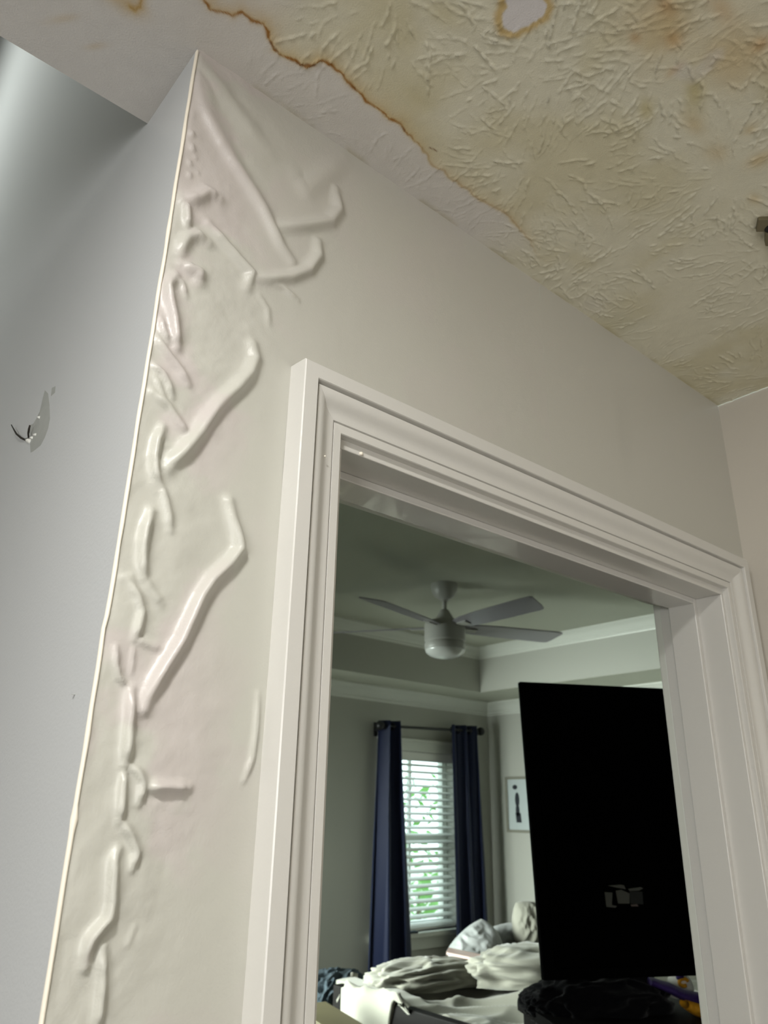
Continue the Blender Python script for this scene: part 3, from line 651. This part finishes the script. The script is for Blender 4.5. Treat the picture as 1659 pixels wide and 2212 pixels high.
def tvlocal(x, y):      # where the sightline meets the rear cover
    P0 = TT @ Vector((0, .0163, 0)); N = nvec; r = Vector(ray(x, y)); t = (P0-Vector(CAM)).dot(N)/r.dot(N); return Vector(CAM)+r*t
m = MB()
for poly_, mi in (([(1306,1927),(1323,1928),(1322,1955),(1333,1957),(1330,1961),(1310,1959)], 0), ([(1330,1924),(1342,1922),(1360,1930),(1360,1952),(1335,1952)], 0), ([(1312,1913),(1340,1911),(1348,1912),(1352,1921),(1330,1917)], 0),
                  ([(1356,1920),(1384,1916),(1390,1919),(1380,1924),(1360,1925)], 0), ([(1360,1926),(1388,1926),(1390,1954),(1362,1952)], 1), ([(1362,1954),(1376,1953),(1380,1958),(1364,1958)], 2)):
    m.poly([tuple(tvlocal(*p)) for p in poly_], mi)
m.build('rating_label', [M['label_grey'], M['label_dark'], M['label_red']], tv)
for x in (0.66, 1.36):
    m = MB(); m.box(x-.015, x+.015, -.020, .010, -TVH-.10, -TVH+.04, T=TT); m.box(x-.02, x+.02, -.13, .10, -TVH-.112, -TVH-.10, T=TT); m.build('stand_foot', M['tv_edge'], tv, bevel=0.002)
# dresser
ang = math.atan2(hvec.y, hvec.x); dc = TT @ Vector((0.74, 0, 0)); DT = Matrix.Translation((dc.x+0.02, dc.y+0.01, 0.012)) @ Matrix.Rotation(ang, 4, 'Z')
dz = (TT @ Vector((0.4, 0, -TVH-.112))).z-0.012
dr = thing('dresser', (dc.x, dc.y, 0.012), 'black dresser heaped with dark clothes under the television', 'dresser')
m = MB(); m.box(-.70, .70, -.22, .22, .08, dz-.03, T=DT); m.build('carcass', M['dark_wood'], dr, bevel=0.003)
m = MB(); m.box(-.72, .72, -.24, .22, dz-.03, dz-.001, T=DT); m.build('top', M['dark_wood'], dr, bevel=0.004)
for i in range(2):
    for j in range(3):
        m = MB(); z0 = .12+j*(dz-.18)/3; m.box(-.68+i*.69, -.01+i*.69, .22, .238, z0, z0+(dz-.18)/3-.02, T=DT); d_ = m.build('drawer', M['dark_wood'], dr, bevel=0.003)
        m = MB(); xx = -.345+i*.69; m.tube([tuple(DT @ Vector((xx, .238, z0+.11))), tuple(DT @ Vector((xx, .262, z0+.11)))], [.008, .014], 12); m.build('knob', M['steel'], d_, smooth=40)
for sx_ in (-.66, .66):
    for sy_ in (-.18, .18):
        m = MB(); m.box(sx_-.03, sx_+.03, sy_-.03, sy_+.03, 0, .08, T=DT); m.build('foot', M['dark_wood'], dr)

# ------------------------------------------------------------------ cloth heaps
def lump(name, c, r, rotz, material, seed, label, cat, group=None, folds=5.0, amp=0.16, parent=None, sq=0.8, flat=0.35, stretch=(1, 3.2, 1), nu=110, nv=60, tilt=(0, 0)):
    m = MB(); R_ = Matrix.Translation(c) @ Matrix.Rotation(rotz, 4, 'Z') @ Matrix.Rotation(tilt[0], 4, 'X') @ Matrix.Rotation(tilt[1], 4, 'Y')
    sg = lambda v, e: math.copysign(abs(v)**e, v)
    for j in range(nv+1):
        ph = -math.pi/2+math.pi*j/nv
        for i in range(nu):
            th = 2*math.pi*i/nu
            x = sg(math.cos(ph), sq)*sg(math.cos(th), sq); y = sg(math.cos(ph), sq)*sg(math.sin(th), sq); z = sg(math.sin(ph), sq)
            p = Vector((x*stretch[0], y*stretch[1], z*stretch[2]))*folds*0.28+Vector((seed*7.1, seed*3.3, 0))
            w = noise.noise_vector(p*0.8)*0.8
            rdg = 1-abs(noise.noise(p+w))*2.4; rdg2 = 1-abs(noise.noise(p*2.3+w*1.5))*2.2
            d = 1+amp*(max(rdg, -0.4)+0.4*max(rdg2, -.4))
            zz = z*r[2]*d
            if zz < -flat*r[2]: zz = -flat*r[2]
            m.v.append(tuple(R_ @ Vector((x*r[0]*d, y*r[1]*d, zz))))
    for j in range(nv):
        for i in range(nu):
            i2 = (i+1) % nu; m.face((j*nu+i, j*nu+i2, (j+1)*nu+i2, (j+1)*nu+i))
    o = m.build(name, material, parent, smooth=True)
    return tag(o, label, cat, group) if label else o
def pillow(name, c, r, rot, material, seed, label):
    m = MB(); n = 44; R_ = Matrix.Translation(c) @ Matrix.Rotation(rot[2], 4, 'Z') @ Matrix.Rotation(rot[1], 4, 'Y') @ Matrix.Rotation(rot[0], 4, 'X')
    for s_ in (1, -1):
        for j in range(n+1):
            for i in range(n+1):
                u = -1+2*i/n; v = -1+2*j/n; e = (1-abs(u)**2.6)*(1-abs(v)**2.6); e = max(e, 0)**0.5
                pin = math.sqrt(1-0.30*v*v); pin2 = math.sqrt(1-0.30*u*u)
                w = 1-0.35*abs(noise.noise(Vector((u*2.2+seed, v*1.4, s_*2+seed))))-0.12*abs(noise.noise(Vector((u*6, v*3+seed, s_))))
                m.v.append(tuple(R_ @ Vector((u*r[0]*pin, v*r[1]*pin2, s_*e*r[2]*w))))
    N = n+1
    for s_ in range(2):
        for j in range(n):
            for i in range(n):
                a = s_*N*N+j*N+i; q = (a, a+1, a+N+1, a+N); m.face(q if s_ == 0 else q[::-1])
    o = m.build(name, material, smooth=True); return tag(o, label, 'pillow', 'pillows on the unmade bed')

# ------------------------------------------------------------------ bed
BX0, BX1, BY0, BY1, BZ = 2.56, 4.36, 1.86, 3.22, 0.80
bed = thing('bed', ((BX0+BX1)/2, (BY0+BY1)/2, 0.012), 'unmade bed with a dark wooden frame under the bright window', 'bed')
m = MB(); m.box(BX0-.07, BX0-.02, BY0-.02, BY1+.02, .04, 0.89); m.build('footboard', M['dark_wood'], bed, bevel=0.006)
m = MB(); m.box(BX1+.01, BX1+.06, BY0-.02, BY1+.02, .04, 1.12); m.build('headboard', M['dark_wood'], bed, bevel=0.006)
for y in (BY0-.02, BY1-.01):
    m = MB(); m.box(BX0-.02, BX1+.01, y, y+.03, .28, .46); m.build('side_rail', M['dark_wood'], bed, bevel=0.003)
for x in (BX0-.075, BX1+.0):
    for y in (BY0-.03, BY1-.03):
        m = MB(); m.box(x, x+.06, y, y+.06, 0, 0.9 if x < 3 else 1.16); m.build('post', M['dark_wood'], bed, bevel=0.005)
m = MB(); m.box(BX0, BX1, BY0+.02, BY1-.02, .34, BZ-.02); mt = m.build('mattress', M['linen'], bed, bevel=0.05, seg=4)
# comforter draped over the bed and over the far side of the footboard
m = MB(); gx, gy = 170, 150; x0c, x1c, y0c, y1c = 2.44, 4.30, 1.76, 3.47
def topz(x, y):
    p = Vector((x*1.2, y*4.2+x*1.6, 3.3)); w = noise.noise_vector(Vector((x*1.5, y*1.5, 1)))*0.8
    f_ = 0.055*(1-abs(noise.noise(p+w))*2.2)+0.022*(1-abs(noise.noise(p*2.4+w*2))*2)
    z = BZ+0.012+max(f_, -0.01)+0.05*max(0, 1-((x-3.6)/0.7)**2)*max(0, 1-((y-2.6)/.6)**2)
    return z
for j in range(gy+1):
    for i in range(gx+1):
        x = x0c+(x1c-x0c)*i/gx; y = y0c+(y1c-y0c)*j/gy; z = topz(x, y)
        over_y = max(0, y-(BY1+.01)); over_x = max(0, (BX0-.03)-x)*float(sm(2.72, 2.90, np.array(y)))
        yy, xx = y, x
        if over_y > 0: z -= over_y*2.7; yy = BY1+.01+0.06*(1-math.exp(-over_y*12))+0.025*math.sin(x*17+over_y*5)
        if y < BY0: o_ = BY0-y; z -= o_*2.6; yy = BY0-0.05*(1-math.exp(-o_*12))
        if x < BX0-.03 and over_x > 0: z -= over_x*4.2*float(sm(2.72, 3.0, np.array(y))); z += 0.07; xx = BX0-.085-0.03*math.sin(y*21)*0.5
        elif x < BX0+.10:
            kk = float(sm(2.70, 2.95, np.array(y))); z = z*(1-kk)+kk*max(z, .905)
            if kk < 1 and x < BX0: xx = x*kk+(1-kk)*(BX0+.004); z = z if kk > .2 else z-.06*(BX0-x)/.12
        m.v.append((xx, yy, z))
for j in range(gy):
    for i in range(gx):
        a = j*(gx+1)+i; m.face((a, a+1, a+gx+2, a+gx+1))
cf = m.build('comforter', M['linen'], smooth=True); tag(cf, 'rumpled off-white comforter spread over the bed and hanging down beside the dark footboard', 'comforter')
s_ = cf.modifiers.new('s', 'SOLIDIFY'); s_.thickness = 0.02
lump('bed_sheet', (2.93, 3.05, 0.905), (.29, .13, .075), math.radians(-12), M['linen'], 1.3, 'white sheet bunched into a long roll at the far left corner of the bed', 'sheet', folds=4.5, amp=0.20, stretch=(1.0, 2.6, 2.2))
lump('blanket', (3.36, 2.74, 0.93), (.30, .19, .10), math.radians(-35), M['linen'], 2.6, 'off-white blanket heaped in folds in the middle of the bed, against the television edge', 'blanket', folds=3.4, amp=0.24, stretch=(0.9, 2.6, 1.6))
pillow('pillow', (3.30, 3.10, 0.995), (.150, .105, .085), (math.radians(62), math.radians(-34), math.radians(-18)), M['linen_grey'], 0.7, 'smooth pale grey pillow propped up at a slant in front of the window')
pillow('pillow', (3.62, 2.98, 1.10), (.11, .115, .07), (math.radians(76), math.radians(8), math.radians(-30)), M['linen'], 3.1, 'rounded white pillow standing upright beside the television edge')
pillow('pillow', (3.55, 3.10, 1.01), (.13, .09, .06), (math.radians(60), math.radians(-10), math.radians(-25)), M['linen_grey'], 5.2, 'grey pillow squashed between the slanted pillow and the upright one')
bk = thing('book', (3.30, 3.02, 1.03), 'thin book with a pale pink edge lying on the bunched sheet', 'book')
Tb = Matrix.Translation((3.13, 3.00, 0.990)) @ Matrix.Rotation(math.radians(-50), 4, 'Z') @ Matrix.Rotation(math.radians(8), 4, 'Y')
m = MB(); m.box(-.10, .10, -.07, .07, 0, .003, T=Tb); m.box(-.10, .10, -.07, .07, .009, .012, T=Tb); m.build('cover', M['pink'], bk)
m = MB(); m.box(-.097, .097, -.067, .069, .003, .009, T=Tb); m.build('pages', M['whitecloth'], bk)
sd = thing('sill_tray', (3.58, 3.93, WZ0), 'small dark tray lying on the window sill by the left curtain', 'tray')
m = MB(); m.box(3.60, 3.68, 3.945, 3.985, WZ0, WZ0+.012); m.build('base', M['bluegrey'], sd, bevel=0.003)

# clothes on the dresser
def dp(x, y, z): return tuple(DT @ Vector((x, y, 0)))[:2]+(z,)
P1 = CAM+ray(1315, 2185)*2.38
lump('clothes_pile', (float(P1[0])-0.02, float(P1[1])+0.02, dz+.025), (.20, .13, .085), ang, M['blackcloth'], 4.4, 'heap of black clothes on the dresser below the television', 'clothes', folds=5, amp=0.16, stretch=(1.5, 2.2, 1.5), flat=0.7)
P2 = CAM+ray(1185, 2215)*2.36
lump('black_shirt', (float(P2[0]), float(P2[1]), dz+.02), (.07, .08, .035), ang, M['blackcloth'], 6.1, 'black shirt slumped at the left end of the clothes heap', 'clothes', folds=5, amp=0.2, flat=0.8)
def ribbon(px, dists, w, material, name, label, cat, thick=.012, group=None):
    P = [Vector(CAM+ray(*p)*d) for p, d in zip(px, dists)]
    m = MB(); n = 26; fine = []
    for i in range(n+1):
        t = i/n*(len(P)-1); k = min(int(t), len(P)-2); f_ = t-k
        p0, p1, p2, p3 = P[max(k-1, 0)], P[k], P[k+1], P[min(k+2, len(P)-1)]
        fine.append(0.5*((2*p1)+(-p0+p2)*f_+(2*p0-5*p1+4*p2-p3)*f_*f_+(-p0+3*p1-3*p2+p3)*f_**3))
    for i, p in enumerate(fine):
        t = (fine[min(i+1, n)]-fine[max(i-1, 0)]).normalized(); side = Vector((0, 0, 1))-t*t.z; side.normalize(); bk_ = t.cross(side)
        ww = w*(0.7+0.5*math.sin(i/n*math.pi)); b = len(m.v)
        for k in range(12):
            a = 2*math.pi*k/12; m.v.append(tuple(p+side*ww*math.cos(a)+bk_*thick*math.sin(a)*(1+0.5*noise.noise((k, i*.3, 0)))))
        if i:
            for k in range(12): k2 = (k+1) % 12; m.face((b-12+k, b-12+k2, b+k2, b+k))
    m.face(range(0, 12)); m.face(range(len(m.v)-12, len(m.v)))
    o = m.build(name, material, smooth=True); return tag(o, label, cat, group)
ribbon([(1400,2118),(1440,2132),(1480,2150),(1530,2158),(1580,2160)], [2.36, 2.35, 2.34, 2.35, 2.38], .013, M['purple'], 'purple_shirt', 'purple shirt folded over the right side of the black clothes heap', 'clothes', .05)
ribbon([(1478,2168),(1500,2178),(1528,2188),(1570,2200)], [2.30, 2.30, 2.31, 2.33], .016, M['yellow'], 'yellow_scarf', 'yellow scarf lying below the purple shirt at the door jamb', 'scarf', .03)
P3 = CAM+ray(1468, 2118)*2.44
cap = thing('cap', (float(P3[0]), float(P3[1]), float(P3[2])-.04), 'white cap with a yellow and purple emblem under the television corner', 'cap')
m = MB(); m.lathe([(.040, -.045), (.042, -.02), (.036, .005), (.022, .020), (.006, .026), (.001, .026)], tuple(P3), 24); m.build('crown', M['whitecloth'], cap, smooth=True)
q = Vector(P3)+nvec*.043-hvec*.012
m = MB(); m.tube([tuple(q+hvec*(.016*math.cos(t))+Vector((0, 0, 1))*(.010*math.sin(t))) for t in np.linspace(0.3, 5.2, 14)], .0055, 8); m.build('emblem', M['yellow'], cap, smooth=True)
m = MB(); m.tube([tuple(q+hvec*-.022+Vector((0, 0, .014))), tuple(q+hvec*.0+Vector((0, 0, .016)))], .006, 8); m.build('emblem_trim', M['purple'], cap, smooth=True)

# pale bench and dark clothes beyond the left jamb
Tn = Matrix.Translation((2.42, 3.10, 0.012)) @ Matrix.Rotation(math.radians(-60), 4, 'Z')
bn = thing('console_table', (2.27, 2.85, 0.012), 'narrow pale wooden table at the foot of the bed, beside the left door jamb', 'table')
P4 = CAM+ray(704, 2163)*3.3; P5 = CAM+ray(790, 2214)*2.95
d45 = Vector((P5-P4)); L45 = d45.length; a45 = math.atan2(d45.y, d45.x); zb_ = float(P4[2])
Tn = Matrix.Translation((float(P4[0]), float(P4[1]), 0.012)) @ Matrix.Rotation(a45, 4, 'Z')
hb = min(zb_, float(P5[2]))-.012
m = MB(); m.box(0, 0.9, -.16, 0, hb-.035, hb, T=Tn); m.build('tabletop', M['light_wood'], bn, bevel=0.004)
for x in (.05, .85):
    for y in (-.13, -.03):
        m = MB(); m.box(x-.02, x+.02, y-.02, y+.02, 0, hb-.035, T=Tn); m.build('leg', M['light_wood'], bn)
P6 = CAM+ray(742, 2135)*3.80
lump('laundry_pile', (float(P6[0])+.02, float(P6[1])+.10, float(P6[2])-.06), (.17, .12, .10), 0.3, M['bluegrey'], 8.2, 'dark blue-grey laundry piled up at the far side of the bed', 'clothes', folds=6, amp=0.25, flat=0.9)
hm = thing('laundry_hamper', (float(P6[0])+.02, float(P6[1])+.10, 0.012), 'dark hamper holding the laundry against the window wall', 'hamper')
m = MB(); hz = float(P6[2])-.14; m.lathe([(.13, 0), (.135, .02), (.165, hz-.03), (.17, hz-.01), (.155, hz-.012), (.12, .03)], (float(P6[0])+.02, float(P6[1])+.10, 0.012), 32); m.build('basket', M['blackcloth'], hm, smooth=40)
P7 = CAM+ray(712, 2120)*3.3

# ------------------------------------------------------------------ outside the window
m = MB(); m.box(-8, 26, BY+.3, 40, -0.6, -0.5); struct(m.build('ground', M['bounce_ground']))
def bush(c, r, label, material, seed, n=420, name='garden_shrub', cat='shrub'):
    o = thing(name, (c[0], c[1], -0.5), label, cat, 'greenery outside the bedroom window'); rn = random.Random(seed); m = MB()
    for k in range(n):
        a = rn.uniform(0, 2*math.pi); cz = rn.uniform(-1, 1); rr_ = rn.uniform(.55, 1)**.5; s_ = math.sqrt(1-cz*cz)
        p = Vector((c[0]+r[0]*rr_*s_*math.cos(a), c[1]+r[1]*rr_*s_*math.sin(a), c[2]+r[2]*rr_*cz)); L = rn.uniform(.05, .12)*r[0]
        d = Vector((rn.uniform(-1, 1), rn.uniform(-1, 1), rn.uniform(-1, 1))).normalized(); e = d.orthogonal().normalized()*L*.45; d *= L
        m.poly([tuple(p-d), tuple(p+e), tuple(p+d), tuple(p-e)])
    m.build('foliage', material, o)
    m = MB(); m.tube([(c[0], c[1], -.5), (c[0]+.05, c[1], c[2]-.2*r[2])], [.05*r[0]+.02, .02], 8); m.build('trunk', M['bark'], o); return o
bush((5.5, 6.9, 0.7), (1.1, .7, 1.0), 'sunlit green shrub low outside the window, behind the lower slats', M['leaf'], 1)
bush((8.0, 8.6, 1.0), (1.0, .7, 1.2), 'green shrub outside the window, to the right behind the slats', M['leaf'], 2)
bush((5.9, 10.0, 2.1), (1.6, 1.0, 1.5), 'teal-green tree outside the window, behind the middle slats', M['leaf_blue'], 3, 700, 'garden_tree', 'tree')
